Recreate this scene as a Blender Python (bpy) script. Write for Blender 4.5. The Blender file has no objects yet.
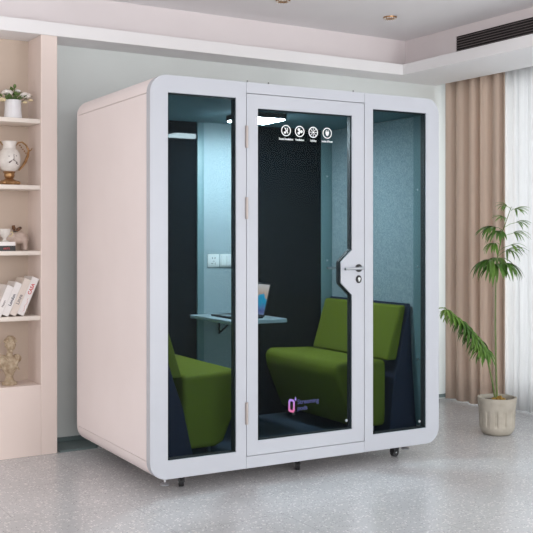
import bpy, bmesh, math, random
from mathutils import Vector, Matrix, noise
random.seed(7)
PI = math.pi
SC = bpy.context.scene
COL = SC.collection

# ------------------------------------------------------------------ materials
def mat(name, color=(.8,.8,.8), rough=.5, metal=0.0, spec=.5, coat=0.0):
    m = bpy.data.materials.new(name); m.use_nodes = True
    b = m.node_tree.nodes['Principled BSDF']
    b.inputs['Base Color'].default_value = (*color, 1)
    b.inputs['Roughness'].default_value = rough
    b.inputs['Metallic'].default_value = metal
    b.inputs['Specular IOR Level'].default_value = spec
    b.inputs['Coat Weight'].default_value = coat
    return m
def N(m, t, **kw):
    n = m.node_tree.nodes.new(t)
    for k, v in kw.items(): setattr(n, k, v)
    return n
def L(m, a, b): m.node_tree.links.new(a, b)
def BS(m): return m.node_tree.nodes['Principled BSDF']
def noisy(name, c1, c2, scale=20, rough=.5, detail=3, bump=0.0, spec=.5, metal=0.0, lo=.35, hi=.65, stretch=None, bdist=.002):
    m = mat(name, c1, rough, metal, spec)
    tc = N(m, 'ShaderNodeTexCoord'); no = N(m, 'ShaderNodeTexNoise'); cr = N(m, 'ShaderNodeValToRGB')
    no.inputs['Scale'].default_value = scale; no.inputs['Detail'].default_value = detail
    src = tc.outputs['Object']
    if stretch:
        mp = N(m, 'ShaderNodeMapping'); mp.inputs['Scale'].default_value = stretch
        L(m, src, mp.inputs['Vector']); src = mp.outputs['Vector']
    L(m, src, no.inputs['Vector'])
    cr.color_ramp.elements[0].position = lo; cr.color_ramp.elements[1].position = hi
    cr.color_ramp.elements[0].color = (*c1, 1); cr.color_ramp.elements[1].color = (*c2, 1)
    L(m, no.outputs['Fac'], cr.inputs['Fac']); L(m, cr.outputs['Color'], BS(m).inputs['Base Color'])
    if bump:
        bp = N(m, 'ShaderNodeBump'); bp.inputs['Strength'].default_value = bump; bp.inputs['Distance'].default_value = bdist
        L(m, no.outputs['Fac'], bp.inputs['Height']); L(m, bp.outputs['Normal'], BS(m).inputs['Normal'])
    return m
def emit(name, color, s):
    m = bpy.data.materials.new(name); m.use_nodes = True; nt = m.node_tree; nt.nodes.clear()
    e = nt.nodes.new('ShaderNodeEmission'); o = nt.nodes.new('ShaderNodeOutputMaterial')
    e.inputs['Color'].default_value = (*color, 1); e.inputs['Strength'].default_value = s
    nt.links.new(e.outputs[0], o.inputs[0]); return m
def tinted(name, tint, refl=.03, rough=.0):
    m = bpy.data.materials.new(name); m.use_nodes = True; nt = m.node_tree; nt.nodes.clear()
    t = nt.nodes.new('ShaderNodeBsdfTransparent'); g = nt.nodes.new('ShaderNodeBsdfGlossy')
    mx = nt.nodes.new('ShaderNodeMixShader'); o = nt.nodes.new('ShaderNodeOutputMaterial')
    t.inputs['Color'].default_value = (*tint, 1); g.inputs['Roughness'].default_value = rough
    mx.inputs['Fac'].default_value = refl
    nt.links.new(t.outputs[0], mx.inputs[1]); nt.links.new(g.outputs[0], mx.inputs[2]); nt.links.new(mx.outputs[0], o.inputs[0])
    return m
def cloth(name, c, trans=.5, thru=0.0):
    m = bpy.data.materials.new(name); m.use_nodes = True; nt = m.node_tree; nt.nodes.clear()
    d = nt.nodes.new('ShaderNodeBsdfDiffuse'); t = nt.nodes.new('ShaderNodeBsdfTranslucent'); p = nt.nodes.new('ShaderNodeBsdfTransparent')
    m1 = nt.nodes.new('ShaderNodeMixShader'); m2 = nt.nodes.new('ShaderNodeMixShader'); o = nt.nodes.new('ShaderNodeOutputMaterial')
    tc = nt.nodes.new('ShaderNodeTexCoord'); no = nt.nodes.new('ShaderNodeTexNoise'); cr = nt.nodes.new('ShaderNodeValToRGB'); mp = nt.nodes.new('ShaderNodeMapping')
    mp.inputs['Scale'].default_value = (60, 60, 4); no.inputs['Scale'].default_value = 2
    nt.links.new(tc.outputs['Object'], mp.inputs['Vector']); nt.links.new(mp.outputs['Vector'], no.inputs['Vector'])
    cr.color_ramp.elements[0].color = (c[0]*.9, c[1]*.9, c[2]*.9, 1); cr.color_ramp.elements[1].color = (*c, 1)
    nt.links.new(no.outputs['Fac'], cr.inputs['Fac'])
    nt.links.new(cr.outputs['Color'], d.inputs['Color']); nt.links.new(cr.outputs['Color'], t.inputs['Color'])
    m1.inputs['Fac'].default_value = trans; m2.inputs['Fac'].default_value = thru
    nt.links.new(d.outputs[0], m1.inputs[1]); nt.links.new(t.outputs[0], m1.inputs[2])
    nt.links.new(m1.outputs[0], m2.inputs[1]); nt.links.new(p.outputs[0], m2.inputs[2]); nt.links.new(m2.outputs[0], o.inputs[0])
    return m

M = {}
M['white'] = noisy('white_powder_coat', (.485,.505,.555), (.50,.52,.57), 3, .38, spec=.4)
M['pinkwhite'] = noisy('warm_white_panel', (.84,.765,.76), (.87,.795,.79), 2, .45, spec=.35)
M['seam'] = mat('dark_gap', (.04,.04,.05), .8)
M['felt'] = noisy('acoustic_felt', (.26,.35,.385), (.46,.54,.575), 130, .95, 2, .4, spec=.1, bdist=.001)
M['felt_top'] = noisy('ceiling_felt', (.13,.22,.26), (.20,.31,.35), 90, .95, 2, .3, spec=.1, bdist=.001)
M['trim'] = mat('teal_grey_trim', (.18,.29,.31), .4, 0, .4)
M['dark_glass'] = tinted('dark_back_glass', (.0,.0,.0), .012)
_n = M['dark_glass'].node_tree; _d = _n.nodes.new('ShaderNodeBsdfDiffuse'); _d.inputs['Color'].default_value = (.006,.009,.012,1)
_n.links.new(_d.outputs[0], _n.nodes['Mix Shader'].inputs[1])
M['glass'] = tinted('smoked_glass', (.625,.695,.715), .006)
M['window_glass'] = tinted('clear_window_glass', (.97,.98,.98), .03)
M['carpet'] = noisy('navy_carpet', (.035,.055,.085), (.06,.085,.12), 200, .95, 2, .3, spec=.1)
M['black'] = mat('black_plastic', (.012,.012,.014), .4)
M['rubber'] = noisy('black_rubber', (.015,.015,.017), (.03,.03,.033), 60, .6)
M['steel'] = mat('brushed_steel', (.62,.64,.67), .28, 1)
M['hinge'] = mat('bronze_grey_hinge', (.42,.37,.35), .4, .4)
M['edge'] = mat('dark_glazing_bead', (.05,.045,.05), .5)
M['green'] = noisy('green_fabric', (.165,.20,.018), (.20,.24,.026), 240, .85, 2, .25, spec=.15, bdist=.001)
M['navy'] = noisy('navy_fabric', (.022,.028,.055), (.034,.042,.075), 240, .9, 2, .2, spec=.15, bdist=.001)
M['table'] = noisy('pale_grey_laminate', (.42,.53,.58), (.46,.57,.62), 12, .35)
M['table_edge'] = mat('table_edge', (.25,.33,.37), .4)
M['plastic_white'] = mat('white_switch_plastic', (.8,.83,.83), .3)
M['print'] = emit('white_glass_print', (.85,.92,.95), .75)
M['print'] = mat('white_glass_print', (.9,.93,.95), .5)
M['lamp'] = emit('lamp_diffuser', (.90,.96,1.0), 104)
M['wall'] = noisy('grey_green_wall_paint', (.70,.745,.74), (.73,.775,.77), 1.5, .6, spec=.25)
M['fascia'] = noisy('white_ceiling_paint', (.87,.865,.88), (.89,.885,.90), 2, .7, spec=.2)
M['ceil'] = noisy('ceiling_paint', (.86,.845,.86), (.88,.865,.88), 2, .8, spec=.15)
M['coving'] = noisy('pinkish_wall_paint', (.81,.755,.765), (.84,.785,.795), 2, .8, spec=.15)
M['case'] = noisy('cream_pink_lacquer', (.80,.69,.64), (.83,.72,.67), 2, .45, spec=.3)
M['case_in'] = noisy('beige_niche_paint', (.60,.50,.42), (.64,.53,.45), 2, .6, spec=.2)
M['shelf'] = noisy('cream_shelf_lacquer', (.84,.77,.70), (.87,.80,.73), 3, .4)
M['vent'] = mat('grey_vent_louvre', (.30,.25,.25), .5)
M['vent_dark'] = mat('vent_cavity', (.02,.018,.018), .9)
M['plinth'] = noisy('dark_teal_skirting', (.13,.18,.185), (.15,.20,.205), 6, .5)
M['beige'] = cloth('beige_curtain_cloth', (.76,.62,.52), .22)
M['sheer'] = cloth('white_sheer_cloth', (.88,.885,.89), .5, .04)
M['pot'] = noisy('stone_pot', (.42,.385,.325), (.50,.465,.40), 14, .85, 5, .4, spec=.2)
M['soil'] = noisy('dark_soil', (.03,.022,.015), (.09,.06,.035), 60, .95, 4, .6)
M['moss'] = noisy('orange_brown_moss', (.22,.12,.02), (.42,.27,.05), 90, .95, 3, .6)
M['leaf'] = noisy('palm_leaf', (.05,.13,.018), (.13,.25,.045), 7, .45, spec=.4)
M['leaf_new'] = noisy('young_palm_leaf', (.10,.22,.03), (.20,.33,.07), 7, .45, spec=.4)
M['stem'] = noisy('green_stem', (.10,.16,.04), (.17,.20,.07), 25, .6)
M['gold'] = noisy('antique_gold', (.30,.16,.07), (.48,.29,.14), 30, .35, metal=.75)
M['ceramic'] = noisy('cream_ceramic', (.70,.66,.62), (.80,.76,.72), 25, .25)
M['vase_white'] = noisy('white_ceramic', (.80,.80,.83), (.85,.85,.88), 10, .3)
M['paint_dark'] = mat('dark_painted_flower', (.06,.02,.025), .5)
M['bust'] = noisy('aged_plaster', (.34,.25,.16), (.54,.44,.32), 35, .7, 5, .4)
M['elephant'] = noisy('pinkish_stone', (.58,.46,.40), (.68,.56,.50), 30, .6)
M['butterfly'] = noisy('brown_wing', (.05,.02,.012), (.25,.11,.04), 80, .5)
M['petal'] = noisy('white_petal', (.80,.74,.68), (.90,.87,.84), 30, .7)
M['petal_y'] = mat('cream_petal', (.78,.66,.42), .7)
M['foliage'] = noisy('bouquet_leaf', (.06,.12,.03), (.16,.24,.07), 20, .6)
M['book_w'] = noisy('white_book_cover', (.80,.77,.76), (.85,.82,.81), 10, .5)
M['book_c'] = noisy('cream_book_cover', (.74,.66,.60), (.78,.70,.64), 10, .5)
M['paper'] = noisy('page_edges', (.72,.64,.55), (.80,.73,.64), 3, .8, stretch=(200,1,1))
M['book_b'] = mat('black_book_cover', (.015,.014,.016), .4)
M['ink_red'] = mat('red_ink', (.62,.04,.05), .5)
M['ink_dark'] = mat('dark_ink', (.06,.07,.10), .5)
M['ink_grey'] = mat('grey_ink', (.25,.22,.22), .5)
M['laptop'] = mat('graphite_aluminium', (.03,.033,.038), .35, .6)

# floor terrazzo tiles
def floor_mat():
    m = mat('terrazzo_tiles', (.5,.5,.5), .22, 0, .45)
    tc = N(m, 'ShaderNodeTexCoord'); mp = N(m, 'ShaderNodeMapping'); L(m, tc.outputs['Object'], mp.inputs['Vector'])
    def speck(scale, lo, hi):
        v = N(m, 'ShaderNodeTexVoronoi'); v.inputs['Scale'].default_value = scale; L(m, tc.outputs['Object'], v.inputs['Vector'])
        s = N(m, 'ShaderNodeSeparateColor'); L(m, v.outputs['Color'], s.inputs['Color'])
        r = N(m, 'ShaderNodeMapRange'); r.inputs['From Min'].default_value = lo; r.inputs['From Max'].default_value = hi
        L(m, s.outputs['Red'], r.inputs['Value'])
        d = N(m, 'ShaderNodeMapRange'); d.inputs['From Min'].default_value = .42; d.inputs['From Max'].default_value = .30
        L(m, v.outputs['Distance'], d.inputs['Value'])
        x = N(m, 'ShaderNodeMath', operation='MULTIPLY'); L(m, r.outputs[0], x.inputs[0]); L(m, d.outputs[0], x.inputs[1]); return x.outputs[0]
    no = N(m, 'ShaderNodeTexNoise'); no.inputs['Scale'].default_value = 2.5; no.inputs['Detail'].default_value = 5; L(m, tc.outputs['Object'], no.inputs['Vector'])
    cr = N(m, 'ShaderNodeValToRGB'); cr.color_ramp.elements[0].position=.3; cr.color_ramp.elements[1].position=.7
    cr.color_ramp.elements[0].color = (.52,.525,.54,1); cr.color_ramp.elements[1].color = (.57,.575,.59,1); L(m, no.outputs['Fac'], cr.inputs['Fac'])
    def mix(a, fac, c):
        x = N(m, 'ShaderNodeMix', data_type='RGBA'); L(m, fac, x.inputs['Factor']); L(m, a, x.inputs['A']); x.inputs['B'].default_value = (*c, 1); return x.outputs['Result']
    c = mix(cr.outputs['Color'], speck(75, .72, .76), (.86,.85,.84))
    c = mix(c, speck(110, .84, .88), (.27,.27,.29))
    c = mix(c, speck(38, .88, .90), (.70,.69,.68))
    br = N(m, 'ShaderNodeTexBrick'); br.offset = .5; br.offset_frequency = 2; br.squash = 1
    br.inputs['Scale'].default_value = 1; br.inputs['Brick Width'].default_value = 1.2; br.inputs['Row Height'].default_value = .6
    br.inputs['Mortar Size'].default_value = .0012; br.inputs['Mortar Smooth'].default_value = 0
    mp.inputs['Location'].default_value = (.135+12, 12.0, 0)
    L(m, mp.outputs['Vector'], br.inputs['Vector'])
    x = N(m, 'ShaderNodeMix', data_type='RGBA'); L(m, br.outputs['Fac'], x.inputs['Factor']); L(m, c, x.inputs['A']); x.inputs['B'].default_value = (.33,.33,.34,1)
    L(m, x.outputs['Result'], BS(m).inputs['Base Color'])
    return m
M['floor'] = floor_mat()

def wallpaper_mat():
    m = bpy.data.materials.new('laptop_wallpaper'); m.use_nodes = True; nt = m.node_tree; nt.nodes.clear()
    e = nt.nodes.new('ShaderNodeEmission'); o = nt.nodes.new('ShaderNodeOutputMaterial')
    tc = nt.nodes.new('ShaderNodeTexCoord'); no = nt.nodes.new('ShaderNodeTexNoise'); no.inputs['Scale'].default_value = 9
    sp = nt.nodes.new('ShaderNodeSeparateXYZ'); a = nt.nodes.new('ShaderNodeMath'); a.operation = 'MULTIPLY_ADD'; a.inputs[1].default_value = .16
    cr = nt.nodes.new('ShaderNodeValToRGB'); els = cr.color_ramp.elements
    nt.links.new(tc.outputs['Object'], no.inputs['Vector']); nt.links.new(tc.outputs['Object'], sp.inputs[0])
    mr = nt.nodes.new('ShaderNodeMapRange'); mr.inputs['From Min'].default_value = .08; mr.inputs['From Max'].default_value = .29
    nt.links.new(no.outputs['Fac'], a.inputs[0]); nt.links.new(sp.outputs['Z'], a.inputs[2]); nt.links.new(a.outputs[0], mr.inputs['Value'])
    nt.links.new(mr.outputs[0], cr.inputs['Fac'])
    els[0].position = 0; els[0].color = (.35,.42,.62,1); els[1].position = 1; els[1].color = (.72,.62,.62,1)
    for p, c in ((.28,(.09,.10,.28)), (.42,(.12,.22,.45)), (.5,(.02,.30,.52)), (.60,(.05,.40,.62)), (.64,(.62,.40,.32)), (.8,(.72,.56,.50))):
        k = els.new(p); k.color = (*c, 1)
    nt.links.new(cr.outputs['Color'], e.inputs['Color']); e.inputs['Strength'].default_value = .95
    nt.links.new(e.outputs[0], o.inputs[0]); return m
M['screen'] = wallpaper_mat()

def logo_mat():
    m = mat('purple_pink_print', (.5,.3,.8), .4)
    tc = N(m, 'ShaderNodeTexCoord'); sp = N(m, 'ShaderNodeSeparateXYZ'); L(m, tc.outputs['Object'], sp.inputs[0])
    mr = N(m, 'ShaderNodeMapRange'); mr.inputs['From Min'].default_value = .38; mr.inputs['From Max'].default_value = .465
    cr = N(m, 'ShaderNodeValToRGB'); cr.color_ramp.elements[0].color = (.62,.12,.26,1); cr.color_ramp.elements[1].color = (.28,.19,.60,1)
    L(m, sp.outputs['Z'], mr.inputs['Value']); L(m, mr.outputs[0], cr.inputs['Fac']); L(m, cr.outputs[0], BS(m).inputs['Base Color']); return m
M['logo'] = logo_mat()
M['logo2'] = mat('violet_print', (.26,.18,.55), .4)
M['logo_text'] = mat('blue_print', (.035,.04,.14), .4)

# ------------------------------------------------------------------ mesh helpers
def box(bm, x0, x1, y0, y1, z0, z1, bev=0.0, seg=2):
    vs = [bm.verts.new((x, y, z)) for x in (x0, x1) for y in (y0, y1) for z in (z0, z1)]
    fs = [bm.faces.new([vs[i] for i in q]) for q in ((0,1,3,2),(4,6,7,5),(0,4,5,1),(2,3,7,6),(0,2,6,4),(1,5,7,3))]
    if bev:
        es = list({e for f in fs for e in f.edges})
        bmesh.ops.bevel(bm, geom=es, offset=bev, segments=seg, affect='EDGES', profile=.5)
    return vs
def tube(bm, pts, r, n=8, caps=True):
    pts = [Vector(p) for p in pts]
    rs = r if isinstance(r, (list, tuple)) else [r]*len(pts)
    rings = []; ref = None
    for i, p in enumerate(pts):
        t = (pts[min(i+1, len(pts)-1)] - pts[max(i-1, 0)]).normalized()
        if ref is None: ref = t.orthogonal().normalized()
        ref = (ref - t*ref.dot(t)); ref = ref.normalized() if ref.length > 1e-6 else t.orthogonal().normalized()
        b = t.cross(ref)
        rings.append([bm.verts.new(p + (ref*math.cos(2*PI*k/n) + b*math.sin(2*PI*k/n))*rs[i]) for k in range(n)])
    for a, c in zip(rings, rings[1:]):
        for k in range(n): bm.faces.new((a[k], a[(k+1)%n], c[(k+1)%n], c[k]))
    if caps: bm.faces.new(rings[0][::-1]); bm.faces.new(rings[-1])
def lathe(bm, prof, n=32, c=(0,0,0), flute=None):
    rings = []
    for (r, z) in prof:
        ring = []
        for k in range(n):
            a = 2*PI*k/n; rr = r*(flute(a, z) if flute else 1)
            ring.append(bm.verts.new((c[0]+rr*math.cos(a), c[1]+rr*math.sin(a), c[2]+z)))
        rings.append(ring)
    for a, b in zip(rings, rings[1:]):
        for k in range(n): bm.faces.new((a[k], a[(k+1)%n], b[(k+1)%n], b[k]))
    if prof[0][0] > 1e-5: bm.faces.new(rings[0][::-1])
    if prof[-1][0] > 1e-5: bm.faces.new(rings[-1])
def ball(bm, c, r, s=(1,1,1), sub=3, rot=None):
    m = Matrix.Translation(c) @ (rot.to_4x4() if rot else Matrix.Identity(4)) @ Matrix.Diagonal((r*s[0], r*s[1], r*s[2], 1))
    bmesh.ops.create_icosphere(bm, subdivisions=sub, radius=1, matrix=m)
def prism_y(bm, prof, y0, y1):
    """profile in x,z extruded along y"""
    a = [bm.verts.new((x, y0, z)) for x, z in prof]; b = [bm.verts.new((x, y1, z)) for x, z in prof]
    n = len(prof); bm.faces.new(a); bm.faces.new(b[::-1])
    for i in range(n): bm.faces.new((a[i], b[i], b[(i+1)%n], a[(i+1)%n]))
def plate(bm, outer, holes, y0, y1):
    """flat plate in the xz plane with holes, thickness along y"""
    es = []
    for lp in [outer]+holes:
        vs = [bm.verts.new((x, y0, z)) for x, z in lp]
        es += [bm.edges.new((vs[i], vs[(i+1)%len(vs)])) for i in range(len(vs))]
    g = bmesh.ops.triangle_fill(bm, use_beauty=True, edges=es)
    fs = [f for f in g['geom'] if isinstance(f, bmesh.types.BMFace)]
    ex = bmesh.ops.extrude_face_region(bm, geom=fs)
    bmesh.ops.translate(bm, verts=[v for v in ex['geom'] if isinstance(v, bmesh.types.BMVert)], vec=(0, y1-y0, 0))
def rect(x0, x1, z0, z1): return [(x0,z0),(x1,z0),(x1,z1),(x0,z1)]
def ring2(cx, cz, r0, r1, n=24):
    return [(cx+r1*math.cos(2*PI*k/n), cz+r1*math.sin(2*PI*k/n)) for k in range(n)], [(cx+r0*math.cos(2*PI*k/n), cz+r0*math.sin(2*PI*k/n)) for k in range(n)]
def build(name, bm, m, parent=None, smooth=True, ang=35, loc=None, mods=None, **props):
    bmesh.ops.recalc_face_normals(bm, faces=bm.faces)
    me = bpy.data.meshes.new(name); bm.to_mesh(me); bm.free()
    ms = m if isinstance(m, (list, tuple)) else [m]
    for q in ms: me.materials.append(q)
    if smooth:
        me.polygons.foreach_set('use_smooth', [True]*len(me.polygons))
        try: me.set_sharp_from_angle(angle=math.radians(ang))
        except Exception: pass
    o = bpy.data.objects.new(name, me); COL.objects.link(o)
    if parent: o.parent = parent
    if loc: o.location = loc
    for k, v in props.items(): o[k] = v
    return o
def bevmod(o, w=.003, seg=2):
    b = o.modifiers.new('bevel', 'BEVEL'); b.width = w; b.segments = seg; b.limit_method = 'ANGLE'; b.angle_limit = math.radians(40); return o
def BM(): return bmesh.new()
def empty(name, loc, rz, label, cat, group=None):
    o = bpy.data.objects.new(name, None); COL.objects.link(o); o.location = loc; o.rotation_euler = (0,0,rz); o.empty_display_size = .05
    o['label'] = label; o['category'] = cat
    if group: o['group'] = group
    return o
def tag(o, label, cat, group=None):
    o['label'] = label; o['category'] = cat
    if group: o['group'] = group
    return o
def text_mesh(bm, s, size, mtx, depth=.0006, bold=0.0, fit=None):
    cu = bpy.data.curves.new('t', 'FONT'); cu.body = s; cu.size = size; cu.extrude = depth; cu.align_x = 'LEFT'; cu.offset = bold
    ob = bpy.data.objects.new('t', cu); COL.objects.link(ob)
    dg = bpy.context.evaluated_depsgraph_get(); dg.update()
    me = bpy.data.meshes.new_from_object(ob.evaluated_get(dg))
    xs = [v.co.x for v in me.vertices]; w = max(xs)-min(xs)
    sc = Matrix.Diagonal(((fit/w) if fit else 1, 1, 1, 1))
    me.transform(mtx @ sc); bm.from_mesh(me)
    COL.objects.unlink(ob); bpy.data.objects.remove(ob); bpy.data.meshes.remove(me); bpy.data.curves.remove(cu)
    return w
FRONT = Matrix.Rotation(PI/2, 4, 'X')        # text standing, read from -y

BR = math.radians(-1.5)
def bp(x, y, z=0.0):
    v = Matrix.Rotation(BR, 3, 'Z') @ Vector((x, y, z)); return (v.x, v.y, v.z)

# ------------------------------------------------------------------ the room
def S(name, bm, m, bev=0, **k):
    o = build(name, bm, m, smooth=False, kind='structure')
    if bev: bevmod(o, bev)
    return o
XR = 3.44                                                 # inner end of the soffit over the curtains
b = BM(); box(b, -5.0, 3.9, -7.0, 1.9, -.1, 0); S('floor', b, M['floor'])
b = BM(); box(b, -5.0, 3.04, -6.0, 1.52, 3.06, 3.16); S('ceiling', b, M['ceil'])
b = BM(); box(b, -.04, 3.9, 1.6, 1.9, 0, 3.2); S('wall_back', b, M['wall'])
b = BM(); box(b, -.04, 1.2, 1.321, 1.6, 0.0, .012); S('trim_1', b, M['plinth'])
b = BM(); box(b, -.04, 3.6, 1.585, 1.6, .012, .04); S('baseboard_back', b, M['plinth'])
# coving wall above the ledge, ledge with white fascia (back) and the broad soffit on the window side
b = BM(); box(b, -3.6, 3.34, 1.52, 1.6, 2.815, 3.16); S('trim_2', b, M['coving'])
b = BM(); box(b, 3.04, 3.34, -6.0, 1.52, 2.815, 3.16); S('trim_3', b, M['coving'])
b = BM(); prism_y(b, [(0,0),(1,0),(1,1),(0,1)], 0, 1); b.free()
b = BM(); box(b, -3.6, 2.844, 1.315, 1.6, 2.727, 2.815); S('trim_4', b, M['fascia'], .004)
b = BM(); box(b, 2.844, XR, -6.0, 1.6, 2.727, 2.815); S('trim_5', b, M['fascia'], .004)
b = BM(); box(b, XR-.01, 3.9, -6.0, 1.6, 2.95, 3.16); S('trim_6', b, M['fascia'])
b = BM(); box(b, 3.34, XR, -6.0, 1.6, 2.815, 3.16); S('trim_7', b, M['fascia'])
# window wall: opening y -1.6..1.45
b = BM(); box(b, 3.7, 3.9, 1.42, 1.6, 0, 2.95); box(b, 3.7, 3.9, -6, -2.0, 0, 2.95); box(b, 3.7, 3.9, -2.0, 1.42, 2.75, 2.95); box(b, 3.7, 3.9, -2.0, 1.42, 0, .06)
S('wall_right', b, M['wall'])
b = BM()
for y0, y1 in ((-2.0,-1.95),(-.9,-.84),(.26,.32),(1.37,1.42)): box(b, 3.76, 3.82, y0, y1, .06, 2.75)
for z0, z1 in ((.06,.11),(2.70,2.75)): box(b, 3.76, 3.82, -1.95, 1.37, z0, z1)
wf = S('window_1', b, M['white'])
b = BM(); box(b, 3.785, 3.792, -1.95, 1.37, .11, 2.70); build('window_pane', b, M['window_glass'], wf, smooth=False)

# air vent in the coving wall
vt = empty('air_vent', (3.04, .3, 2.925), 0, 'long dark louvred air vent set in the pink-grey wall above the window soffit', 'vent')
b = BM(); box(b, -.004, .05, -.66, .592, -.06, .06); build('vent_cavity', b, M['vent_dark'], vt, smooth=False)
b = BM()
for a in ((-.68,.612,.06,.075),(-.68,.612,-.075,-.06)): box(b, -.014, .02, a[0], a[1], a[2], a[3])
box(b, -.014, .02, -.68, -.66, -.06, .06); box(b, -.014, .02, .592, .612, -.06, .06); build('vent_frame', b, M['coving'], vt, smooth=False)
for i in range(6):
    b = BM(); z = -.05+.02*i
    prism_y(b, [(-.012,z-.004),(-.009,z-.006),(.012,z+.004),(.009,z+.006)], -.66, .592); build('louvre', b, M['vent'], vt, smooth=False)

# recessed downlights
def downlight(x, y, label):
    t = empty('ceiling_spotlight', (x, y, 3.06), 0, label, 'ceiling light', 'recessed gold rimmed ceiling spotlights')
    b = BM(); lathe(b, [(.030,.004),(.030,-.006),(.040,-.012),(.050,-.010),(.052,0),(.050,.003)], 32); build('rim', b, M['gold'], t)
    b = BM()
    for k in range(14):
        a = 2*PI*k/14; ball(b, (.043*math.cos(a), .043*math.sin(a), -.013), .006, sub=1)
    build('crystal_ring', b, M['ceramic'], t)
    b = BM(); lathe(b, [(0,-.002),(.029,-.002),(.029,.004),(0,.004)], 24); build('lens', b, M['vase_white'], t)
downlight(2.37, .893, 'small gold-rimmed ceiling spotlight nearer the air vent')
downlight(1.409, .876, 'small gold-rimmed ceiling spotlight at the top edge, farther from the air vent')

# ------------------------------------------------------------------ bookcase
bc = empty('bookcase', (-.06, 1.315, 0), 0, 'built-in cream pink bookcase with open niches beside the phone booth', 'bookcase')
XL, NR = -1.35, -.11                                       # local left end / niche right side
b = BM(); box(b, NR, 0, 0, .285, 0, 2.7265); bevmod(build('side_pillar', b, M['case'], bc, smooth=False), .004)
b = BM(); box(b, XL-.11, XL, 0, .285, 0, 2.7265); bevmod(build('side_pillar', b, M['case'], bc, smooth=False), .004)
b = BM(); box(b, XL, NR, 0, .285, 0, .457); bevmod(build('base_cabinet', b, M['case'], bc, smooth=False), .003)
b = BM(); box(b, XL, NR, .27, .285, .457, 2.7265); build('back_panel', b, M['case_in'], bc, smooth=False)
for z in (.889, 1.31, 1.734, 2.163):
    b = BM(); box(b, XL, NR, .006, .27, z-.014, z+.014, .003); build('shelf', b, M['shelf'], bc)

# ---- flower pot, top visible shelf
Z1 = 2.163+.014; Z2 = 1.734+.014; Z3 = 1.31+.014; Z4 = .889+.014; Z5 = .457
t = empty('flower_vase', (-.325, 1.41, Z1), 0, 'white fluted pot of white roses and greenery on the top visible shelf', 'vase of flowers')
b = BM(); lathe(b, [(.0,0),(.056,0),(.057,.01),(.052,.06),(.051,.115),(.054,.122),(.049,.122),(.046,.1),(0,.1)], 48, flute=lambda a, z: 1+.02*math.cos(16*a)); build('pot', b, M['vase_white'], t)
b = BM()
for k in range(80):
    a = random.uniform(0, 2*PI); r = random.uniform(.01, .10); z = .125+random.uniform(-.02, .07)*(1-r/.15)
    p = Vector((r*math.cos(a), r*math.sin(a)*.7, z)); d = Vector((math.cos(a), math.sin(a)*.7, random.uniform(-.2,.9))).normalized()
    s = d.cross(Vector((0,0,1))).normalized()*random.uniform(.010,.016); q = p+d*random.uniform(.028,.045)
    up = s.cross(d).normalized()*.004
    vs = [b.verts.new(v) for v in (p, p+d*.015+s+up, q, p+d*.015-s+up)]; b.faces.new(vs)
tube(b, [(0,0,.1),(.008,0,.17),(.012,0,.215)], .004); ball(b, (.012,0,.215), .011, (1,.8,1.3), 2); ball(b, (0,0,.12), .045, (1.2,1,.5), 2)
build('leaves', b, M['foliage'], t)
def rose(p, r, m):
    b = BM(); ball(b, p, r*.55, sub=2)
    for k in range(9):
        a = k*2.4; rr = r*(.35+.05*k); c = Vector(p)+Vector((rr*math.cos(a), rr*math.sin(a), r*.12*math.sin(k)))
        ball(b, c, r*.5, (1,1,.8), 2)
    build('rose', b, m, t)
rose((.068,-.035,.155), .034, M['petal']); rose((-.048,-.03,.165), .034, M['petal']); rose((-.085,-.045,.115), .024, M['petal_y']); rose((.108,-.02,.128), .016, M['petal_y']); rose((.03,.0,.185), .018, M['petal']); rose((.06,-.06,.105), .014, M['petal_y'])

# ---- gold-footed vase
t = empty('ornate_vase', (-.346, 1.42, Z2), 0, 'round cream vase with painted flowers, gold foot and curling gold handle', 'vase')
b = BM(); lathe(b, [(0,.085),(.028,.085),(.05,.10),(.068,.13),(.074,.165),(.069,.20),(.055,.225),(.043,.237),(.041,.25),(.046,.275),(.048,.285),(.042,.285),(.036,.25),(0,.24)], 40); build('body', b, M['ceramic'], t)
b = BM(); lathe(b, [(0,0),(.062,0),(.066,.012),(.058,.026),(.038,.034),(.024,.044),(.03,.052),(.034,.062),(.032,.075),(.04,.086),(.034,.092),(0,.092)], 24)
for k in range(4):
    a = PI/4+k*PI/2; ball(b, (.06*math.cos(a), .06*math.sin(a), .014), .014, (1.4,1.4,1), 2)
build('foot', b, M['gold'], t)
for s in (1, -1):
    b = BM()
    pts = [(.042,0,.258),(.060,0,.279),(.085,0,.284),(.110,0,.265),(.128,0,.232),(.122,0,.195),(.105,0,.155),(.085,0,.125),(.062,0,.098)]
    tube(b, [(s*x, 0, z) for x, y, z in pts], [.004,.005,.006,.006,.007,.009,.010,.008,.005], 8)
    tube(b, [(s*.128,0,.225),(s*.145,0,.235),(s*.152,0,.25)], [.005,.004,.002], 6)
    for k in range(5): ball(b, (s*(.07+.01*k), 0, .262-.012*k), .006, sub=1)
    build('handle', b, M['gold'], t)
b = BM()
def on_body(u, w):
    z = .165+w; r = .0755*math.cos(min(1.2, abs(w)/.075)); r = max(r, .03); return Vector((u, -math.sqrt(max(r*r-u*u, .0001)), z))
def stroke(bm_, pts, r): tube(bm_, [on_body(u+.008, w) for u, w in pts], r, 5)
stroke(b, [(0,.04),(.002,.015),(0,-.01)], .0016); stroke(b, [(0,.0),(-.014,-.01),(-.026,-.018)], .0016); stroke(b, [(0,-.005),(.012,-.012),(.025,-.02)], .0016)
for u, w, r in ((-.026,-.02,.007),(-.018,-.014,.005),(.02,-.024,.006),(.03,-.03,.005),(0,.0,.005),(-.03,.018,.004),(.02,.022,.004),(.002,.03,.003)):
    ball(b, on_body(u+.008, w), r, (1,.4,.8), 1)
build('painted_flowers', b, M['paint_dark'], t)

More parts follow.
